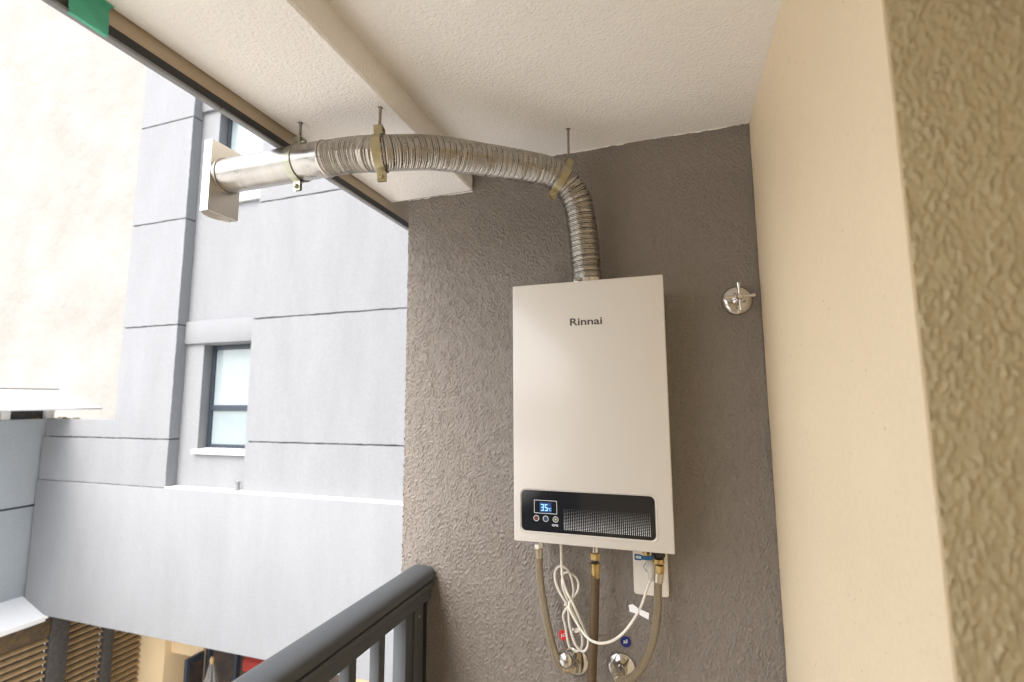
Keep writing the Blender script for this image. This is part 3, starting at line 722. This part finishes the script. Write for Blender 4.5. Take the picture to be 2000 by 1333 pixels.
# ---- courtyard side wall with canopy
lwt = thing('courtyard_wall', (-8.0, 1, GZ), 'blue grey courtyard wall below the white canopy', 'wall')
MB().box(-8.15, -7.90, -6, 4.40, -1.303, -.215, .008).build('wall_panel', M['plaster_side'], lwt)
MB().box(-8.15, -7.90, -6, 4.40, -2.62, -1.327, .008).build('wall_panel', M['plaster_side'], lwt)
MB().box(-8.14, -7.94, -5.9, 4.35, -2.5, -.25).build('joint_backing', M['dark_joint'], lwt)
MB().prism([(-7.899, -2.42), (-7.425, -2.605), (-7.425, -2.660), (-7.445, -2.660), (-7.899, -2.485)], 'y', -6, 4.2145, .002).build('sloped_ledge', M['canopy'], lwt)
cn = thing('white_canopy', (-7.9, 1, -.2), 'white sheet metal canopy on short posts over the courtyard wall', 'canopy')
MB().prism([(-7.38, -.098), (-7.38, -.070), (-8.32, .175), (-8.32, .147)], 'y', -6, 4.60, .004).build('roof_sheet', M['canopy'], cn)
MB().box(-8.36, -8.30, -6, 4.60, .176, .192, .003).build('ridge_cap', M['trk_grey'], cn)
ps = MB().box(-8.0, -7.92, 4.27, 4.36, -.214, .03, .004).build('post', M['sill'], cn)
for k in range(1, 12): copy_at(ps, cn, (-7.96, 4.315 - k * .46, -.092))
ms = MB(); 
for k in range(60):
    y = random.uniform(1.5, 4.55); r = random.uniform(.012, .035)
    ms.lathe([(0, r), (r * .5, r * .7), (r * .7, 0)], (random.uniform(-8.1, -7.93), y, -.216), (0, 0, 1), 7)
for k in range(14):
    y = random.uniform(4.24, 4.4); r = random.uniform(.01, .025)
    ms.lathe([(0, r), (r * .5, r * .7), (r * .7, 0)], (random.uniform(-7.75, -7.35), y, -.216), (0, 0, 1), 7)
props(ms.build('lichen', M['moss']), 'yellow brown lichen on top of the courtyard wall', 'lichen', kind='stuff')
MB().box(-8.13, -8.02, -6, 4.35, -.2145, .10).build('back_board', M['post_dark'], cn)

# ---- louvred screens under the ledge
LXp = -7.56
def louvre(y0, y1, zt, label, n=26):
    t = thing('louvre_screen', (LXp, (y0 + y1) / 2, GZ), label, 'louvre screen', 'timber louvre screens below the grey block')
    rot = Euler((0, R(32), 0)).to_matrix()
    s0 = MB().box(LXp - .031, LXp + .031, y0, y1, zt - .05, zt - .030, .003, 1, rot=rot).build('slat', M['slat'], t)
    for k in range(1, n): copy_at(s0, t, (LXp, (y0 + y1) / 2, zt - .040 - k * .082))
    MB().box(LXp - .09, LXp - .05, y0, y1, GZ, zt).build('backing', M['post_dark'], t)
    return t
t1 = louvre(2.6, 4.335, -2.90, 'wide tan louvre screen under the sloped white ledge'); 
MB().box(LXp - .03, LXp + .03, 2.6, 4.335, -2.895, -2.69, .004).build('header_beam', M['header'], t1)
t2 = louvre(4.545, 4.965, -2.72, 'tan louvre panel between the widest dark post and the next', 28)
t3 = louvre(5.100, 5.500, -2.72, 'narrow tan louvre panel nearest the cream shop front', 28)
for (y0, y1, lab) in ((4.341, 4.538, 'widest dark timber post beside the wide louvre screen'), (4.971, 5.094, 'dark timber post between the two narrower louvre panels'), (5.506, 5.63, 'dark timber post at the cream shop front end')):
    props(MB().box(LXp - .05, LXp + .06, y0, y1, GZ, -2.605, .006).build('timber_post', M['post_dark']), lab, 'post', 'dark posts of the louvre screens')

# ---- shop front below the grey block
sf = thing('shop_front', (-5, 5.7, GZ), 'cream shop front with doorway under the grey building', 'shop front')
MB().box(-7.62, -7.06, 5.50, 6.5, GZ, -2.59, .01).build('door_jamb', M['shop_cream'], sf)
MB().box(-7.06, -6.521, 5.60, 5.65, -3.60, -2.59, .01).build('door_header', M['shop_cream'], sf)
MB().box(-6.52, -6.40, 5.55, 5.60, GZ, -2.59, .006).build('door_jamb', M['shop_cream'], sf)
MB().box(-7.06, -6.545, 6.0, 6.1, GZ, -3.3).build('door_leaf', M['shop_inner'], sf)
MB().box(-6.54, -4.10, 5.66, 5.8, GZ, -2.59).build('dark_glazing', M['shop_dark'], sf)
for xx in (-6.39, -5.9, -5.3, -4.7): MB().box(xx, xx + .05, 5.60, 5.659, GZ, -2.6, .004).build('mullion', M['win_frame'], sf)
MB().box(-4.10, 3.3, 5.6, 6.5, GZ, -2.59).build('cream_wall', M['shop_cream'], sf)
fd = MB().box(-6.43, -6.38, 5.30, 5.56, GZ, -3.46, .005).build('folding_door', M['win_frame'], sf)
MB().box(-6.377, -6.372, 5.34, 5.52, GZ + .1, -3.53).build('pane', M['shop_dark'], fd)
# closed parasol
pr = thing('closed_parasol', (-5.72, 5.1, GZ), 'folded grey parasol standing before the dark shop glazing', 'parasol')
MB().lathe([(0, .02), (1.95, .02)], (-5.72, 5.1, GZ), (0, 0, 1), 12).build('pole', M['post_dark'], pr)
pb = MB(); N = 40; prev = None
for (z, r) in ((-3.30, .02), (-3.34, .03), (-3.70, .10), (-4.1, .16), (-4.6, .20), (-4.65, .17)):
    ring = [pb.bm.verts.new((-5.72 + r * (1 + .22 * math.cos(8 * 2 * math.pi * k / N)) * math.cos(2 * math.pi * k / N), 5.1 + r * (1 + .22 * math.cos(8 * 2 * math.pi * k / N)) * math.sin(2 * math.pi * k / N), z)) for k in range(N)]
    if prev:
        for k in range(N): pb.bm.faces.new((prev[k], prev[(k + 1) % N], ring[(k + 1) % N], ring[k]))
    prev = ring
pb.build('canopy_cloth', M['parasol'], pr, smooth=60)
MB().lathe([(0, .022), (.05, .028), (.09, .02), (.10, 0)], (-5.72, 5.1, -3.315), (0, 0, 1), 14).build('finial', M['slat'], pr)
rb = thing('red_awning', (-5.0, 5.9, -3.2), 'red cloth awning over the dark shop glazing', 'awning')
MB().prism([(5.35, -3.36), (5.59, -3.15), (5.59, -3.12), (5.33, -3.34), (5.33, -3.47), (5.35, -3.47)], 'x', -5.46, -4.3, .003).build('cloth', M['red_cloth'], rb)
MB().tube([(-5.45, 5.36, -3.465), (-4.31, 5.36, -3.465)], .012, 8).build('front_bar', M['post_dark'], rb)
tb = thing('white_table', (-6.95, 3.55, GZ), 'white table top at the foot of the wide louvre screen', 'table')
MB().box(-7.28, -6.72, 3.1, 4.0, -3.66, -3.62, .006).build('table_top', M['sill'], tb)
for xx in (-7.2, -6.8):
    for yy in (3.2, 3.9): MB().box(xx - .02, xx + .02, yy - .02, yy + .02, GZ, -3.661).build('leg', M['win_frame'], tb)
